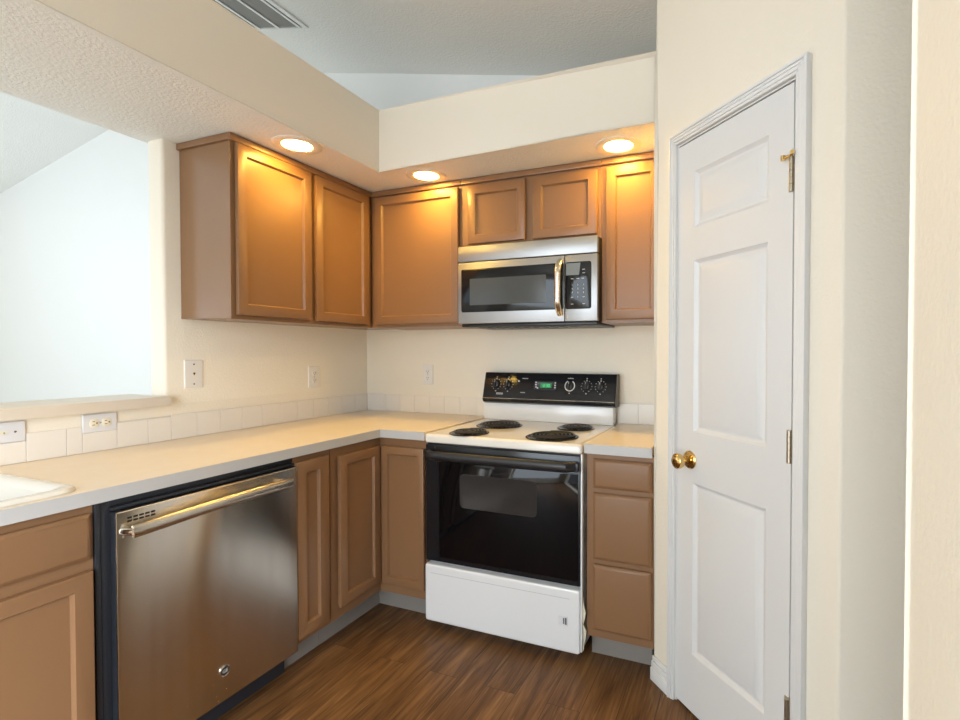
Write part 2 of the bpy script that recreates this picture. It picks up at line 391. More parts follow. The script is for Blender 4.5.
# baseboard and casing on the angled wall
bm = nb()
for v0, v1, d in ((0, .050, .018), (.050, .074, .013), (.074, .094, .008)):
    fbox(bm, diag, -.004, .1052, v0, v1, .0003, d, .0025, 2)
struct('baseboard_right', bm, TRIM, 'white stepped baseboard between drawer cabinet and pantry door casing', 'baseboard')
bm = nb()
def casing(u0, u1, v0, v1, vert, inner):
    # three stepped bands, thicker outside
    if vert:
        a, b = (u0, u1) if inner > 0 else (u1, u0)
        w_ = b-a
        for k0, k1, d in ((0, .22, .022), (.22, .45, .018), (.45, .75, .0155), (.75, 1, .012)):
            x0, x1 = sorted((a+w_*k0, a+w_*k1)); fbox(bm, diag, x0, x1, v0, v1, .0003, d, .002, 2)
    else:
        h_ = v0-v1
        for k0, k1, d in ((0, .22, .022), (.22, .45, .018), (.45, .75, .0155), (.75, 1, .012)):
            y0, y1 = sorted((v1+h_*k0, v1+h_*k1)); fbox(bm, diag, u0, u1, y0, y1, .0003, d, .002, 2)
casing(.106, DS0+.001, 0, DTOP+.034, True, 1)
casing(DS1+.006, .676, 0, DTOP+.034, True, -1)
casing(.107, .675, DTOP-.001, DTOP+.034, False, 0)
struct('trim_1', bm, TRIM, 'white stepped casing framing the pantry door', 'door casing')
bm = nb()
fbox(bm, diag, DS0-.0, DS0+.0035, 0, DTOP-.001, -.099, -.001); fbox(bm, diag, DS1-.0035, DS1, 0, DTOP-.001, -.099, -.001); fbox(bm, diag, DS0+.0035, DS1-.0035, DTOP-.006, DTOP-.001, -.099, -.001)
struct('trim_2', bm, TRIM, 'white jamb lining the pantry door opening', 'door jamb')

# pantry door
t = Thing('door_1', diag(.365, 0, 0), 'white three-panel pantry door with brass knob in the angled wall', 'door', kind='structure')
S0, S1, Z0, Z1, DF = .1325, .6185, .010, 2.011, -.002
pans = [(.2165, .534, 1.712, 1.903), (.2165, .534, 1.009, 1.600), (.2165, .534, .217, .828)]
bm = nb()
fx = [S0, .2165, .534, S1]; fz = [Z0] + [z for p in reversed(pans) for z in p[2:]] + [Z1]
cells(bm, fx, fz, lambda u, v: not any(p[0] < u < p[1] and p[2] < v < p[3] for p in pans), DF-.035, DF, diag)
for u0, u1, v0, v1 in pans:
    rings(bm, diag, [rect(u0+i, u1-i, v0+i, v1-i, DF+d) for i, d in ((0, 0), (.004, -.004), (.012, -.010), (.017, -.0105), (.040, -.002), (.042, -.0015))], cap0=False)
dm = t.part('door_leaf', bm, DOORP, smooth=25)
bm = nb(); lathe(bm, diag, [(.0325, DF), (.0325, DF+.003), (.028, DF+.008), (.013, DF+.011), (.0115, DF+.030), (.014, DF+.036), (.0245, DF+.043), (.0275, DF+.052), (.0255, DF+.061), (.018, DF+.067), (.006, DF+.0685)], 36, (.2015, .907))
t.part('door_knob', bm, BRASS, label='round polished brass knob on a rose')
for k, zc in enumerate((1.764, 1.027, .276)):
    bm = nb(); u = .6190
    for j in range(5): lathe(bm, lambda a, b, d: diag(u+a, zc-.046+d, .005+b), [(.0068, j*.0184+.0002), (.0072, j*.0184+.0007), (.0072, j*.0184+.0177), (.0068, j*.0184+.0182)], 14)
    fbox(bm, diag, u-.014, u+.001, zc-.045, zc+.045, DF-.0005, DF+.0012)
    h = t.part('hinge', bm, NICK, label=['top hinge with a brass door stop', None, None][k])
    if k == 0:
        bm = nb(); tube(bm, [(u-.020, zc+.047, .014), (u, zc+.049, .009), (u+.016, zc+.051, .020)], [.005, .0045, .004], 10, True, diag)
        tube(bm, [(u-.020, zc+.041, .015), (u-.020, zc+.054, .015)], .0065, 12, True, diag)
        tube(bm, [(u+.016, zc+.051, .020), (u+.018, zc+.051, .025)], .006, 12, True, diag)
        t.part('hinge_stop', bm, BRASS, h)

# ------------------------------------------------------------------ cabinets
def cab_door(f, u0, u1, v0, v1, rail=.047, th=.022, off=.004):
    bm = nb()
    panel(bm, f, u0, u1, v0, v1, [(.006, .0006), (.006, off), (0, off+.0005), (0, th-.004), (.001, th-.0012), (.0035, th), (rail-.005, th), (rail-.0035, th-.002), (rail-.002, th-.005), (rail-.0005, th-.010), (rail+.001, th-.0115)])
    return bm
def drawer_front(f, u0, u1, v0, v1, th=.019):
    bm = nb(); panel(bm, f, u0, u1, v0, v1, [(.002, .0006), (.002, .004), (0, .0045), (0, th-.008), (.003, th-.0055), (.011, th-.0005), (.014, th)])
    return bm
def frame(bm, f, u0, u1, v0, v1, d0, d1, holes):
    us = sorted({u0, u1, *[h[0] for h in holes], *[h[1] for h in holes]}); vs_ = sorted({v0, v1, *[h[2] for h in holes], *[h[3] for h in holes]})
    cells(bm, us, vs_, lambda u, v: not any(h[0] < u < h[1] and h[2] < v < h[3] for h in holes), d0, d1, f)

FX, FY = .605, -.605          # base face-frame planes
BZ = .876                      # top of base cabinets
UB, UT = 1.418, 2.158          # wall cabinets
# --- base: sink cabinet (left edge of the photo)
t = Thing('sink_base_cabinet', (.3, -2.2, 0), 'brown base cabinet under the sink at left edge, drawer front above a panelled door', 'cabinet')
bm = nb(); box(bm, .012, FX-.019, -2.69, -1.7665, .115, BZ-.16)
t.part('cabinet_body', bm, CABSIDE)
bm = nb(); frame(bm, east(FX), -2.69, -1.7665, .115, BZ-.001, -.019, 0, [(-2.64, -1.81, .16, .67), (-2.64, -1.81, .745, .835)]); t.part('face_frame', bm, CAB)
t.part('drawer_front', drawer_front(east(FX), -2.235, -1.776, .727, .851), CAB)
t.part('drawer_front', drawer_front(east(FX), -2.685, -2.245, .727, .851), CAB)
t.part('door', cab_door(east(FX), -2.235, -1.776, .150, .695), CAB)
t.part('door', cab_door(east(FX), -2.685, -2.245, .150, .695), CAB)
bm = nb(); box(bm, .012, .535, -2.69, -1.7665, .001, .1145); t.part('toe_kick', bm, TOE)
# --- base: narrow pull-out between dishwasher and corner
t = Thing('narrow_base_cabinet', (.3, -1.02, 0), 'narrow brown base cabinet with one tall door just right of the dishwasher', 'cabinet')
bm = nb(); box(bm, .012, FX, -1.1155, -.926, .115, BZ-.001); t.part('cabinet_body', bm, CAB)
t.part('door', cab_door(east(FX), -1.1135, -.951, .140, .851, .052), CAB)
bm = nb(); box(bm, .012, .535, -1.1155, -.926, .001, .1145); t.part('toe_kick', bm, TOE, label='grey toe kick')
# --- base: corner cabinet, L-shaped, two doors meeting in the corner
t = Thing('corner_base_cabinet', (.3, -.3, 0), 'brown L-shaped corner base cabinet whose two panelled doors meet in the corner', 'cabinet')
bm = nb(); cells(bm, [.012, FX, .880], [-.924, FY, -.012], lambda x, y: x < FX or y > FY, .115, BZ-.001); t.part('cabinet_body', bm, CAB)
t.part('door', cab_door(east(FX), -.890, -.630, .168, .835, .047, .025, .010), CAB, label='corner cabinet door on the dishwasher side')
t.part('door', cab_door(south(FY), .630, .872, .166, .835, .040, .025, .010), CAB, label='corner cabinet door on the range side')
bm = nb(); cells(bm, [.012, .535, .880], [-.924, -.530, -.012], lambda x, y: x < .535 or y > -.530, .001, .1145); t.part('toe_kick', bm, TOE, label='grey toe kick')
# --- base: drawer cabinet right of the range
t = Thing('drawer_base_cabinet', (1.79, -.3, 0), 'narrow brown cabinet of three drawers between range and pantry', 'cabinet')
bm = nb(); box(bm, 1.654, 1.926, FY, -.012, .115, BZ-.001); t.part('cabinet_body', bm, CAB)
for v0, v1 in ((.735, .853), (.443, .714), (.150, .420)):
    t.part('drawer', drawer_front(south(FY), 1.683, 1.918, v0, v1), CAB)
bm = nb(); box(bm, 1.654, 1.908, -.530, -.012, .001, .1145); t.part('toe_kick', bm, TOE, label='grey beige toe kick')

# --- wall cabinets
def crown(bm, f, u0, u1, d=.016): fbox(bm, f, u0, u1, UT-.029, UT-.0005, .0003, d, .003, 2)
t = Thing('wall_cabinet', (.15, -.7, UB), 'brown two-door wall cabinet on the left wall beside the pass-through', 'wall cabinet')
bm = nb(); box(bm, .002, .307, -1.143, -.003, UB+.006, UT-.001); t.part('cabinet_body', bm, CABSIDE)
bm = nb(); frame(bm, east(.307), -1.145, -.3185, UB, UT-.001, .0002, .004, [(-1.10, -.76, 1.46, 2.09), (-.70, -.37, 1.46, 2.09)]); t.part('face_frame', bm, CAB)
t.part('door', cab_door(east(.311), -1.127, -.750, 1.436, 2.126), CAB)
t.part('door', cab_door(east(.311), -.721, -.358, 1.434, 2.126), CAB)
bm = nb(); crown(bm, east(.311), -1.155, -.3315); box(bm, .002, .323, -1.157, -1.1435, UT-.027, UT-.0005, .003); t.part('top_molding', bm, CAB)

t = Thing('wall_cabinet', (.6, -.15, UB), 'brown single-door wall cabinet in the corner left of the microwave', 'wall cabinet')
bm = nb(); box(bm, .3125, .895, -.318, -.003, UB, UT-.001); t.part('cabinet_body', bm, CAB)
t.part('door', cab_door(south(-.318), .357, .882, 1.434, 2.120), CAB)
bm = nb(); crown(bm, south(-.318), .324, .895); t.part('top_molding', bm, CAB)

t = Thing('wall_cabinet', (1.27, -.15, 1.806), 'short brown two-door wall cabinet directly above the microwave', 'wall cabinet')
bm = nb(); box(bm, .8965, 1.6345, -.318, -.003, 1.806, UT-.001); t.part('cabinet_body', bm, CAB)
t.part('door', cab_door(south(-.318), .940, 1.257, 1.826, 2.115), CAB)
t.part('door', cab_door(south(-.318), 1.299, 1.617, 1.823, 2.114), CAB)
bm = nb(); crown(bm, south(-.318), .8965, 1.6345); t.part('top_molding', bm, CAB)

t = Thing('wall_cabinet', (1.78, -.15, UB), 'narrow brown one-door wall cabinet between microwave and pantry wall', 'wall cabinet')
bm = nb(); box(bm, 1.636, 1.927, -.318, -.003, UB, UT-.001); t.part('cabinet_body', bm, CAB)
t.part('door', cab_door(south(-.318), 1.661, 1.905, 1.432, 2.114), CAB)
bm = nb(); crown(bm, south(-.318), 1.636, 1.927); t.part('top_molding', bm, CAB)

# ------------------------------------------------------------------ countertops, bar, backsplash
CT = .914
SX0, SX1, SY0, SY1 = .115, .575, -2.56, -1.816
t = Thing('countertop', (.3, -.6, BZ), 'cream L-shaped laminate countertop over dishwasher and corner cabinet', 'countertop')
bm = nb()
cells(bm, [.003, SX0, SX1, .624, .880], [-2.69, SY0, SY1, -.626, -.003], lambda x, y: (x < .624 or y > -.626) and not (SX0 < x < SX1 and SY0 < y < SY1), BZ, CT)
top = t.part('counter_surface', bm, LAM)
bm = nb(); cells(bm, [.6243, .6285, .8803], [-2.69, -.6305, -.6263], lambda x, y: x < .6285 or y > -.6305, BZ, CT-.0008)
cells_ok = t.part('edge_band', bm, LAMEDGE, label='pale grey front edge')
t = Thing('countertop', (1.78, -.3, BZ), 'short cream laminate countertop over the three drawers right of the range', 'countertop')
bm = nb(); box(bm, 1.6485, 1.9165, -.626, -.003, BZ, CT); t.part('counter_surface', bm, LAM)
bm = nb(); box(bm, 1.6485, 1.9165, -.6303, -.6263, BZ, CT-.0008); box(bm, 1.9168, 1.9200, -.6303, -.605, BZ, CT-.0008); t.part('edge_band', bm, LAMEDGE, label='pale grey front edge')

# sink
t = Thing('kitchen_sink', (.35, -2.2, CT), 'white drop-in sink with rounded rim at left end of the counter', 'sink')
bm = nb(); f = lambda u, v, d: (u, v, CT+d)
A = (.087, .603, -2.59, -1.783)
def rl(i, r, d): return rrect(A[0]+i, A[1]-i, A[2]+i, A[3]-i, r, d, 8)
rings(bm, f, [rl(.0, .05, .0006), rl(.0, .05, .005), rl(.004, .048, .011), rl(.012, .045, .0135), rl(.022, .042, .0125), rl(.034, .04, .006), rl(.040, .04, -.006)], cap0=False, cap1=False)
t.part('rim', bm, SINKW)
bm = nb(); rings(bm, f, [rl(.040, .04, -.0062), rl(.052, .05, -.13), rl(.075, .05, -.155)], cap0=False)
t.part('basin', bm, SINKW)

# bar ledge
t = Thing('bar_ledge', (-.1, -2.0, 1.067), 'cream bar ledge capping the half wall below the pass-through', 'ledge')
bm = nb(); cells(bm, [-.235, -.0965, -.0005, .060], [-3.19, JY-.014, JY-.0005], lambda x, y: x < 0 or y < JY-.014, 1.0672, 1.1045)
t.part('ledge_top', bm, LAM)
bm = nb(); box(bm, .0603, .064, -3.19, JY-.014, 1.0674, 1.1038); t.part('edge_band', bm, mat('cream_edge', (.62, .55, .46), .42))

# backsplash tiles
def tile_material():
    m = mat('cream_tile', (.80, .755, .69), .30); return m
TILE = tile_material(); GROUT = mat('tile_grout', (.66, .62, .56), .8)
def tile_row(bm, f, edges, v0, tops, g=.0009):
    for (a, b), tp in zip(zip(edges, edges[1:]), tops):
        panel(bm, f, min(a, b)+g, max(a, b)-g, v0, tp, [(0, .0012), (0, .0056), (.0006, .0062), (.0012, .0064)])
P = .1077
t = Thing('tile_backsplash', (0, -1.2, CT), 'row of cream square tiles along the left wall above the counter', 'backsplash')
E_ = [-.0068-P*k for k in range(0, 12)]        # joints from the corner to the ledge
E_[0] = -.008
E_ += [-1.280, -1.389, -1.4985, -1.544, -1.653, -1.770, -1.88, -1.99, -2.10, -2.21, -2.32]
E_ = [e for e in E_ if e > -1.2 or e < -1.25]
E_.sort(reverse=True)
tops = []
for a, b in zip(E_, E_[1:]):
    m_ = .5*(a+b)
    tops.append(.9865 if (-1.4985 < m_ < -1.389 or -1.770 < m_ < -1.653) else CT+.1065)
bm = nb(); tile_row(bm, east(.0005), E_, CT+.001, [min(x, 1.012) if m < -1.25 else x for x, m in zip(tops, E_[1:])]); t.part('tile', bm, TILE, smooth=0)
bm = nb(); box(bm, .0003, .0046, -2.32, -.0045, CT+.0006, .985); box(bm, .0003, .0046, -1.388, -.0045, .985, CT+.104); box(bm, .0003, .0046, -1.652, -1.5, .985, 1.0105)
t.part('grout', bm, GROUT)
EB = [.0072]+[.046+P*k for k in range(1, 9)]     # tile joints
EB2 = [1.6365, 1.745, 1.853, 1.926]
for eb, x, lab in ((EB, .4, 'row of cream square tiles along the back wall between the corner and the range'), (EB2, 1.78, 'short row of cream tiles between the range and the pantry wall')):
    t = Thing('tile_backsplash', (x, 0, CT), lab, 'backsplash')
    bm = nb(); tile_row(bm, south(-.0005), eb, CT+.001, [CT+.1065]*20); t.part('tile', bm, TILE, smooth=0)
    bm = nb(); box(bm, eb[0]-.002 if x > 1 else .0050, eb[-1], -.0046, -.0003, CT+.0006, CT+.104); t.part('grout', bm, GROUT)

# ------------------------------------------------------------------ dishwasher
t = Thing('dishwasher', (.3, -1.42, 0), 'stainless steel dishwasher with a bar handle under the left counter', 'dishwasher')
bm = nb(); box(bm, .03, .600, -1.7650, -1.1175, .10, .874)
box(bm, .600, .611, -1.7650, -1.752, .10, .872, .002); box(bm, .600, .606, -1.752, -1.7265, .10, .872, .001); box(bm, .6005, .6272, -1.7265, -1.1185, .106, .8385)
box(bm, .600, .607, -1.7285, -1.1175, .856, .874, .001); box(bm, .600, .618, -1.7285, -1.119, .842, .852, .002)
t.part('tub_housing', bm, BLKD)
bm = nb(); rings(bm, east(0), [rrect(-1.7265+i, -1.1185-i, .106+i, .8385-i, .004, d) for i, d in ((0, .6275), (0, .629), (.001, .6315), (.003, .6325))])
pn = t.part('door_panel', bm, STEEL)
bm = nb()
for r_ in range(2):
    for k in range(5):
        fbox(bm, east(.6325), -1.699+k*.0152, -1.699+k*.0152+.0118, .8035+r_*.0095, .8035+r_*.0095+.0055, .0001, .0006)
t.part('vent_slots', bm, HOLE, pn)
bm = nb()
pts = []
for k in range(25):
    s = k/24; y = -1.704+s*(.530); bow = math.sin(PI*s)**.6 if 0 < s < 1 else 0
    pts.append((.6655+.012*bow, y, .782+.011*s+.008*math.sin(PI*s)))
tube(bm, pts, .0165, 18, True, ID, (1.1, .70))
hd = t.part('handle', bm, HANDST)
bm = nb()
for y, z in ((-1.700, .782), (-1.180, .794)):
    bm = nb(); tube(bm, [(.632, y-.0075, z), (.654, y-.005, z), (.668, y, z)], [.0125, .0105, .011], 14)
    t.part('handle_post', bm, CHROME, hd)
bm = nb(); lathe(bm, east(.6325), [(.0185, 0), (.0185, .002), (.0165, .0032), (.0148, .0026), (.0148, .0016)], 36, (-1.419, .2085))
lg = t.part('emblem', bm, CHROME, label='round chrome emblem low on the door')
bm = nb(); lathe(bm, east(.6325), [(.0146, .0014), (.0146, .0024), (.0140, .0026)], 36, (-1.419, .2085)); t.part('emblem_field', bm, HOLE, lg)
bm = nb(); text(bm, east(.6325), 'GE', .0165, -1.419, .2085, .0029); t.part('emblem_letters', bm, DIALW, lg)
bm = nb(); box(bm, .03, .555, -1.7650, -1.1175, .004, .0995); box(bm, .5555, .562, -1.765, -1.125, .02, .09); t.part('toe_panel', bm, BLKD)

# ------------------------------------------------------------------ range
t = Thing('range', (1.26, -.33, 0), 'white freestanding electric coil range with black oven door and control panel', 'range')
RX0, RX1 = .885, 1.640
bm = nb(); box(bm, RX0+.003, RX1-.003, -.598, -.012, .05, .870, .002); box(bm, RX0+.03, RX1-.03, -.56, -.03, .012, .05); box(bm, 1.6335, 1.6405, -.630, -.598, .05, .870, .0015)
body = t.part('range_body', bm, ENAM)
for x in (RX0+.06, RX1-.06):
    for y in (-.52, -.08):
        bm = nb(); tube(bm, [(x, y, .0005), (x, y, .02)], .016, 12); t.part('levelling_foot', bm, BLKP)
# cooktop
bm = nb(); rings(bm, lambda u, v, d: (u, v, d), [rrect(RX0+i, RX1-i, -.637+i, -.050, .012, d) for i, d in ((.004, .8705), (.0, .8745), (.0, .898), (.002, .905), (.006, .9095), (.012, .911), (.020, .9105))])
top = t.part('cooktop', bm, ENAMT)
for nm, x, y, R in (('small', 1.070, -.550, .092), ('large', 1.092, -.285, .117), ('large', 1.463, -.508, .117), ('small', 1.482, -.230, .092)):
    f = lambda u, v, d: (x+u, y+v, .9105+d)
    bm = nb(); lathe(bm, f, [(R, .0002), (R+.001, .0025), (R-.004, .0048), (R-.010, .0042), (R-.016, .0012), (R*.55, .0006), (.012, .0006)], 48)
    b_ = t.part('burner', bm, PAN)
    bm = nb()
    turns = 5 if nm == 'large' else 4
    pts = []; r0, r1 = .016, R-.014
    nst = turns*26
    for k in range(nst+1):
        a = 2*PI*turns*k/nst; r = r0+(r1-r0)*k/nst
        pts.append((x+r*math.cos(a+2), y+r*math.sin(a+2), .9215))
    tube(bm, pts, .0042, 8, True, ID, (.75, 1.1))
    lathe(bm, f, [(.012, .006), (.012, .013), (.010, .0135)], 20)
    for a in (.5, 2.6, 4.7):
        tube(bm, [(x, y, .9150), (x+(R-.012)*math.cos(a), y+(R-.012)*math.sin(a), .9150)], .0022, 6)
    t.part('heating_coil', bm, COIL, b_)
# riser and console
bm = nb(); box(bm, RX0+.006, RX1-.006, -.082, -.014, .9112, 1.004, .004)
t.part('backguard_riser', bm, ENAM)
prof = [(-.014, 1.0045), (-.088, 1.0045), (-.104, 1.012), (-.111, 1.026), (-.108, 1.038), (-.072, 1.166), (-.066, 1.172), (-.014, 1.172)]
bm = nb(); rings(bm, ID, [[(x, y+(0.003 if e else 0), z) for y, z in prof] for x, e in ((.897, 1), (.900, 0), (1.646, 0), (1.649, 1))])
con = t.part('control_panel', bm, BLKE, label='black slanted control panel')
ny, nz = (1.166-1.038), (.108-.072)
ln = math.hypot(ny, nz)
def cf(u, v, d):         # console face: u = x, v = world z, d outward
    k = (v-1.038)/(1.166-1.038); y = -.108+.036*k
    return (u, y-d*ny/ln, v+d*nz/ln)
bm = nb(); tube(bm, [(.901, -.1105, 1.0335), (1.645, -.1105, 1.0335)], .0022, 8); t.part('trim_strip', bm, CHROME, con)
PRINT = mat('dim_print', (.42, .43, .44), .5)
for x in (.974, 1.047, 1.403, 1.494, 1.569):
    oven = x == 1.403
    z0 = 1.110
    bm = nb(); lathe(bm, cf, [(.0215, .0004), (.0215, .003), (.0185, .006), (.0175, .012), (.015, .0135)], 28, (x, z0))
    rings(bm, cf, [rrect(x-.0055, x+.0055, z0-.0195, z0+.0195, .004, d, 3) for d in (.006, .020)] + [rrect(x-.0040, x+.0040, z0-.0180, z0+.0180, .0035, .0225, 3)])
    kb = t.part('control_knob', bm, BLKP)
    bm = nb()
    if oven:
        loops = []
        for j in range(41):
            a = math.radians(120+300*j/40)
            loops.append([(x+r*math.cos(a), z0+r*math.sin(a), d) for r, d in ((.0235, .0003), (.0235, .0016), (.0285, .0016), (.0285, .0003))])
        rings(bm, cf, loops)
    else:
        for j in range(12):
            a = 2*PI*j/12+PI/2
            if j == 6: continue
            cu, cv = x+.0285*math.cos(a), z0+.0285*math.sin(a)
            s_ = .0026 if j == 0 else .0016
            fbox(bm, cf, cu-s_, cu+s_, cv-s_, cv+s_, .0002, .0006)
    t.part('knob_markings', bm, DIALW, kb)
    bm = nb(); fbox(bm, cf, x-.0011, x+.0011, z0+.006, z0+.0175, .0226, .0229); t.part('knob_pointer', bm, DIALW, kb)
    for hw, va, vb in ((.0035, -.0400, -.0350), (.0025, .036, .042)):
        bm = nb(); fbox(bm, cf, x-hw, x+hw, z0+va, z0+vb, .0002, .0005); t.part('panel_marking', bm, PRINT, con)
bm = nb(); rings(bm, cf, [rrect(1.199+i, 1.331-i, 1.084+i, 1.133-i, .012, d, 5) for i, d in ((0, .0004), (.001, .004), (.004, .0045), (.006, .0025))])
ck = t.part('clock', bm, BLKP)
bm = nb(); fbox(bm, cf, 1.238, 1.302, 1.0955, 1.1205, .0028, .0040); sc_ = t.part('clock_display', bm, DISPG, ck, label='green lit clock display')
bm = nb()
def seg7(u, v, w_, h_, on):
    t_ = .0016
    S = {'a': (u, u+w_, v+h_-t_, v+h_), 'g': (u, u+w_, v+h_/2-t_/2, v+h_/2+t_/2), 'd': (u, u+w_, v, v+t_), 'f': (u, u+t_, v+h_/2, v+h_), 'e': (u, u+t_, v, v+h_/2), 'b': (u+w_-t_, u+w_, v+h_/2, v+h_), 'c': (u+w_-t_, u+w_, v, v+h_/2)}
    for k in on: fbox(bm, cf, *S[k], .0041, .0045)
for u, on in ((1.247, 'bc'), (1.258, 'abdeg'), (1.272, 'abcdg'), (1.284, 'abcdef')): seg7(u, 1.1005, .008, .015, on)
t.part('clock_digits', bm, DISPD, ck)
for u, v in ((1.208, 1.123), (1.208, 1.111), (1.210, 1.099), (1.219, 1.094), (1.318, 1.122), (1.318, 1.110), (1.318, 1.098)):
    bm = nb(); rings(bm, cf, [rrect(u, u+.009, v-.0035, v+.0035, .003, d, 3) for d in (.0026, .0055)]); t.part('clock_button', bm, PLASTG, ck)
bm = nb(); fbox(bm, cf, .981, 1.020, 1.0545, 1.0635, .0002, .0012)
bd = t.part('maker_badge', bm, mat('badge_silver', (.55, .56, .57), .35))
bm = nb()
for k in range(7): fbox(bm, cf, .984+k*.0049, .984+k*.0049+.0033, 1.0568, 1.0612, .0013, .0015)
t.part('badge_lettering', bm, HOLE, bd)
bm = nb(); lathe(bm, cf, [(.005, .0003), (.005, .003), (.003, .004)], 14, (1.110, 1.128)); t.part('indicator_light', bm, DIALW, con)
for u0, u1, v0, v1 in ((1.128, 1.162, 1.141, 1.145), (1.124, 1.152, 1.066, 1.070), (1.388, 1.420, 1.146, 1.150)):
    bm = nb(); fbox(bm, cf, u0, u1, v0, v1, .0002, .0005); t.part('panel_marking', bm, PRINT, con)
# oven door
OZ0, OZ1, OY = .322, .862, -.633
bm = nb(); box(bm, RX0+.004, 1.6325, OY, -.6005, OZ0, OZ1, .003)
box(bm, RX0+.010, RX1-.010, -.626, -.6005, .8625, .8700)
od = t.part('oven_door', bm, BLKE, label='black glass oven door')
bm = nb(); rpanel(bm, south(OY), .960, 1.625, .345, .790, .006, [(0, .0003), (0, .0018), (.001, .0024)]); t.part('door_glass', bm, BLKG, od)
bm = nb(); rpanel(bm, south(OY), 1.070, 1.443, .586, .740, .022, [(0, .0025), (0, .0029), (.003, .0031), (.004, .0029)]); t.part('oven_window', bm, OVWIN, od)
bm = nb()
pts = []
for k in range(21):
    s = k/20; e = min(1, min(s, 1-s)/.05)
    pts.append((.915+.705*s, -.650-.030*math.sqrt(max(0, 1-(1-e)**2)), .822))
tube(bm, pts, .0200, 18, True, ID, (1.05, .62))
for x in (.915, 1.618): box(bm, x-.016, x+.016, -.662, OY-.0003, .800, .838, .005)
t.part('oven_handle', bm, BLKP, od)
# storage drawer
bm = nb(); rings(bm, south(0), [rrect(RX0-.0005+i, 1.6325-i, .040+i, .306-i, .010, d) for i, d in ((0, .601), (0, .628), (.002, .634), (.006, .6365), (.012, .637))])
dr = t.part('storage_drawer', bm, ENAM, label='white storage drawer')
bm = nb(); fbox(bm, south(.0)if False else south(-.6370), .916, 1.590, .2655, .2675, .0001, .0004); t.part('drawer_groove', bm, mat('groove_shadow_grey', (.50, .51, .53), .5), dr)
bm = nb(); rpanel(bm, south(-.637), 1.541, 1.582, .152, .192, .003, [(0, .0002), (0, .0022), (.0015, .003), (.003, .0022), (.004, .002)])
db = t.part('drawer_badge', bm, PLASTG, dr)
bm = nb(); fbox(bm, south(-.637), 1.562, 1.567, .160, .184, .0023, .0030); fbox(bm, south(-.637), 1.570, 1.577, .158, .186, .0023, .0028); t.part('badge_mark', bm, mat('badge_dark', (.12, .12, .13), .4), db)
# torn insulation flap at the right lower side
bm = nb()
loops = []
for z, x0, x1, yy in ((.050, 1.6395, 1.6440, -.612), (.085, 1.6395, 1.6470, -.610), (.105, 1.6395, 1.6530, -.612), (.135, 1.6395, 1.6570, -.616), (.160, 1.6395, 1.6430, -.612), (.185, 1.6390, 1.6500, -.618), (.215, 1.6390, 1.6560, -.620), (.245, 1.6390, 1.6450, -.614), (.275, 1.6385, 1.6400, -.606)):
    loops.append([(x0, yy, z), (x1, yy-.010, z+.004), (x1+.0008, yy-.009, z+.004), (x0+.0008, yy+.001, z)])
rings(bm, ID, loops)
t.part('torn_flap', bm, PAPER, label='torn cream paper flap sticking out')

# ------------------------------------------------------------------ microwave
t = Thing('microwave', (1.27, -.2, 1.41), 'stainless steel over-the-range microwave with curved handle above the range', 'microwave')
MX0, MX1, MY = .911, 1.634, -.385
bm = nb(); box(bm, MX0+.002, MX1-.001, -.352, -.004, 1.424, 1.804, .003); t.part('housing', bm, BLKP)
bm = nb(); box(bm, MX0+.010, MX1-.006, -.366, -.03, 1.408, 1.4235, .004)
for k in range(10): box(bm, 1.0+k*.05, 1.03+k*.05, -.33, -.20, 1.4055, 1.4078)
t.part('underside_grille', bm, BLKP)
mf = south(MY)
bm = nb(); fbox(bm, mf, MX0, MX1, 1.7285, 1.8035, -.030, 0, .003); t.part('vent_panel', bm, STEELH)
bm = nb(); fbox(bm, mf, MX0, 1.4765, 1.4245, 1.7245, -.030, 0, .0025); md = t.part('door', bm, STEELH)
bm = nb(); rpanel(bm, mf, .931, 1.4745, 1.4800, 1.6915, .010, [(0, .0002), (0, .0015), (.001, .002)]); wn = t.part('door_glass', bm, MGLS, md)
bm = nb(); rpanel(bm, mf, .980, 1.386, 1.5145, 1.6430, .003, [(0, .0021), (.0, .0024), (.001, .0025)]); t.part('viewing_screen', bm, MWIN, wn)
bm = nb(); fbox(bm, mf, 1.4795, MX1, 1.4245, 1.7245, -.030, 0, .0025); mc = t.part('control_panel', bm, STEELH)
bm = nb(); rpanel(bm, mf, 1.4815, 1.6055, 1.4795, 1.6920, .010, [(0, .0002), (0, .0015), (.001, .002)]); kp = t.part('keypad', bm, MGLS, mc)
bm = nb(); prism(bm, [(1.4850, 1.6325), (1.5480, 1.6325), (1.5545, 1.6870), (1.4850, 1.6870)], .0021, .0026, mf); t.part('display', bm, LCD, kp)
bm = nb()
keys = ['1', '2', '3', '4', '5', '6', '7', '8', '9']
for k, s in enumerate(keys): text(bm, mf, s, .0115, 1.515+.027*(k % 3), 1.5885-.0180*(k//3), .0022)
text(bm, mf, '0', .0115, 1.542, 1.5335, .0022)
for u, v in ((1.515, 1.616), (1.542, 1.616), (1.566, 1.616), (1.570, 1.640), (1.570, 1.656), (1.515, 1.533), (1.570, 1.533), (1.515, 1.502), (1.570, 1.502)):
    fbox(bm, mf, u-.006, u+.006, v-.0012, v+.0012, .0021, .0024)
t.part('key_legend', bm, DIALW, kp, smooth=0)
bm = nb(); pts = []
for k in range(25):
    s = k/24; e = math.sin(PI*s)
    pts.append((1.4575, MY-.006-.036*min(1, e*1.6)**.8 if 0 < s < 1 else MY-.004, 1.457+.245*s))
tube(bm, pts, .0150, 18, True, ID, (.62, 1.0)); t.part('handle', bm, CHROME, md, label='polished curved handle')

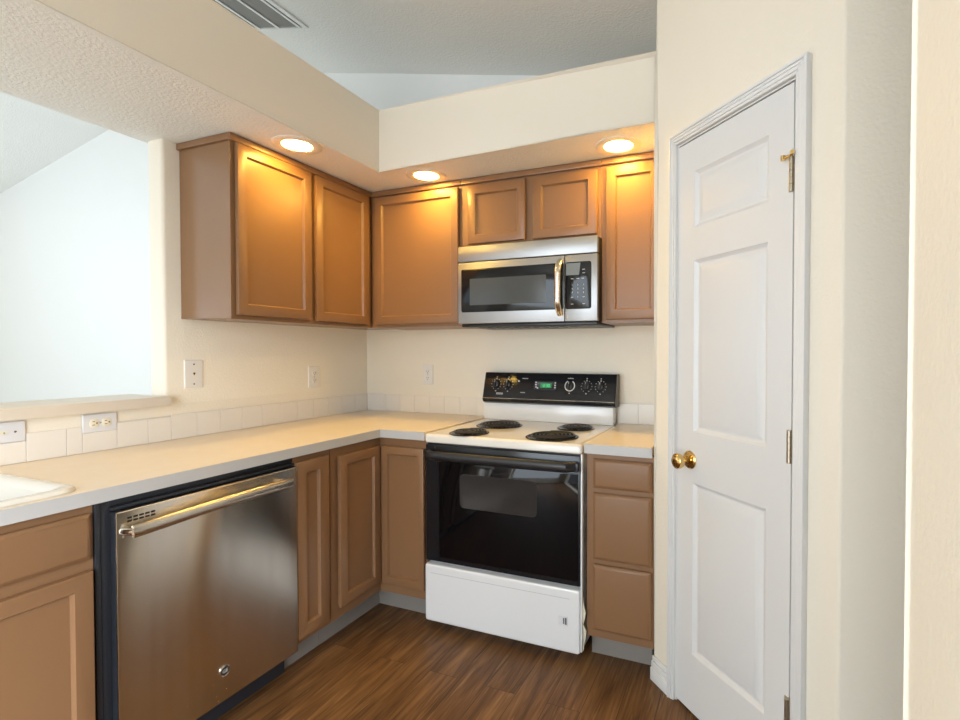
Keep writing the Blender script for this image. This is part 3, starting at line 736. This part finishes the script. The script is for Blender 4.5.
# ------------------------------------------------------------------ recessed lights
LG = 'recessed lights in the soffit'
for x, y, lab in ((.468, -.955, 'round recessed light in the soffit above the left wall cabinet'),
                  (.764, -.440, 'round recessed light in the soffit near the corner wall cabinet'),
                  (1.741, -.443, 'round recessed light in the soffit next to the pantry wall')):
    t = Thing('recessed_light', (x, y, SB), lab, 'ceiling light', LG)
    f = lambda u, v, d: (x+u, y-v, SB-d)
    bm = nb()
    lp = [(.0985, .0002), (.0985, .0035), (.094, .0058), (.085, .0066), (.068, .0062), (.0610, .0045), (.0610, .0002)]
    seg = 48
    loops = [[(r*math.cos(2*PI*j/seg), r*math.sin(2*PI*j/seg), d) for j in range(seg)] for r, d in lp]
    rings(bm, f, loops, closed=True)
    t.part('trim_ring', bm, LTRIM)
    bm = nb(); lathe(bm, f, [(.0600, .0003), (.0600, .0030), (.055, .0040), (.03, .0046)], 40); t.part('lens', bm, LENS, label='lit lens')

# ------------------------------------------------------------------ ceiling vent
sl = math.atan(.211)
def vf(u, v, d):         # u along the slope (towards +x), v along y, d below the ceiling; origin at x=-.4
    x = -.4+u*math.cos(sl)-d*math.sin(sl)*-1*0
    return (-.4+u*math.cos(sl)-d*math.sin(sl), v, KX(-.4)-u*math.sin(sl)-d*math.cos(sl))
vc = 1/math.cos(sl)
t = Thing('ceiling_vent', vf(.1, -.8, 0), 'large grey louvred return vent on the sloped ceiling above the left soffit', 'air vent')
U0, U1, V0, V1 = -.20, (.047+.4)*vc, -1.10, -.489
bm = nb(); frame(bm, vf, U0-.012, U1, V0, V1, .0003, .010, [(U0+.01, U1-.032, V0+.02, V1-.010)]); t.part('vent_frame', bm, VENTW)
bm = nb(); fbox(bm, vf, U0+.01, U1-.032, V0+.02, V1-.01, .0004, .001); t.part('vent_backing', bm, HOLE)
bm = nb()
nl = 60
for k in range(nl):
    v = V0+.02+(V1-V0-.04)*(k+.1)/nl
    prism(bm, [(v, .0015), (v+.0012, .0015), (v+.0082, .0085), (v+.0070, .0085)], U0+.01, U1-.032, lambda a, d, u: vf(u, a, d))
t.part('louver', bm, LOUV)
for xx in (-.308, -.158, -.004):
    bm = nb(); uu = (xx+.4)*vc; fbox(bm, vf, uu-.009, uu+.009, V0+.02, V1-.01, .0087, .012); t.part('divider', bm, VENTW)

# ------------------------------------------------------------------ wall plates
def holes(bm, f, pts, d=.0061):
    for u, v, hw, hh in pts: fbox(bm, f, u-hw, u+hw, v-hh, v+hh, d, d+.0005)
def plate(f, uc, vc_, w_, h_): 
    bm = nb(); rpanel(bm, f, uc-w_/2, uc+w_/2, vc_-h_/2, vc_+h_/2, .004, [(0, .0006), (0, .0035), (.002, .0055), (.005, .006)]); return bm
def duplex(name, f, uc, vc_, label, horiz=False, m=PLASTW, mi=PLASTW, org=None, vert_w=.075, vert_h=.119, dd=0.):
    g = (lambda u, v, d: f(uc-v, vc_+u, d+dd)) if horiz else (lambda u, v, d: f(uc+u, vc_+v, d+dd))
    t = Thing(name, f(uc, vc_, 0), label, 'outlet')
    t.part('cover_plate', plate(g, 0, 0, vert_w, vert_h), m)
    for s in (-1, 1):
        bm = nb(); rings(bm, g, [rrect(-.0165+i, .0165-i, s*.0195-.0142+i, s*.0195+.0142-i, .011-i, d, 6) for i, d in ((0, .0059), (0, .0072), (.001, .0078))])
        rc = t.part('receptacle', bm, mi)
        bm = nb(); holes(bm, g, [(-.0062, s*.0195+.0025, .0011, .0042), (.0062, s*.0195+.0025, .0011, .0036)], .0078); lathe(bm, g, [(.0026, .0078), (.0026, .0083)], 12, (0, s*.0195-.0078))
        t.part('slots', bm, HOLE, rc)
    bm = nb(); lathe(bm, g, [(.003, .0060), (.003, .0068), (.0015, .0070)], 14); t.part('screw', bm, NICK)
duplex('wall_outlet', east(.0003), -.430, 1.146, 'white upright duplex outlet on the left wall near the corner', vert_w=.080)
duplex('wall_outlet', south(-.0003), .467, 1.148, 'white upright duplex outlet on the back wall left of the range', vert_w=.068)
duplex('wall_outlet', east(.0003), -1.4440, 1.0215, 'pale grey sideways plate with ivory duplex outlet under the bar ledge', True, PLASTG, IVORY, vert_w=.069, vert_h=.109, dd=.003)
t = Thing('jack_plate', (0, -1.095, 1.189), 'white plate with one dark centre jack right of the pass-through', 'wall plate')
f = lambda u, v, d: (.0003+d, -1.095+u, 1.189+v)
t.part('cover_plate', plate(f, 0, 0, .080, .122), PLASTW)
bm = nb()
lathe(bm, f, [(.0085, .0061), (.0085, .0070), (.0065, .0072)], 18, (.0, .001)); jk = t.part('jack', bm, IVORY)
bm = nb(); prism(bm, [(-.0052, .005), (0, -.0065), (.0052, .005), (0, .0065)], .0072, .0078, f); t.part('jack_opening', bm, HOLE, jk)
for v in (-.043, .042):
    bm = nb(); lathe(bm, f, [(.0036, .0061), (.0034, .0070), (.001, .0072)], 14, (0, v)); t.part('screw', bm, mat('dark_screw', (.10, .075, .055), .5))
t = Thing('switch_plate', (0, -1.7125, 1.0225), 'pale grey sideways plate at the left edge under the bar ledge', 'wall plate')
f = lambda u, v, d: (.0033+d, -1.7125+u, 1.0225+v)
t.part('cover_plate', plate(f, 0, 0, .117, .069), PLASTG)
bm = nb(); lathe(bm, f, [(.0034, .0061), (.0032, .0069)], 14, (.032, .0)); t.part('screw', bm, mat('dark_screw', (.10, .085, .07), .5))
bm = nb(); rings(bm, f, [rrect(-.0165, .011, -.006, .006, .002, d, 3) for d in (.0061, .0085)]); tg = t.part('toggle_slot', bm, IVORY)
bm = nb(); holes(bm, f, [(-.009, -.001, .0022, .003), (.004, -.001, .0018, .003)], .0086); t.part('toggle', bm, NICK, tg)
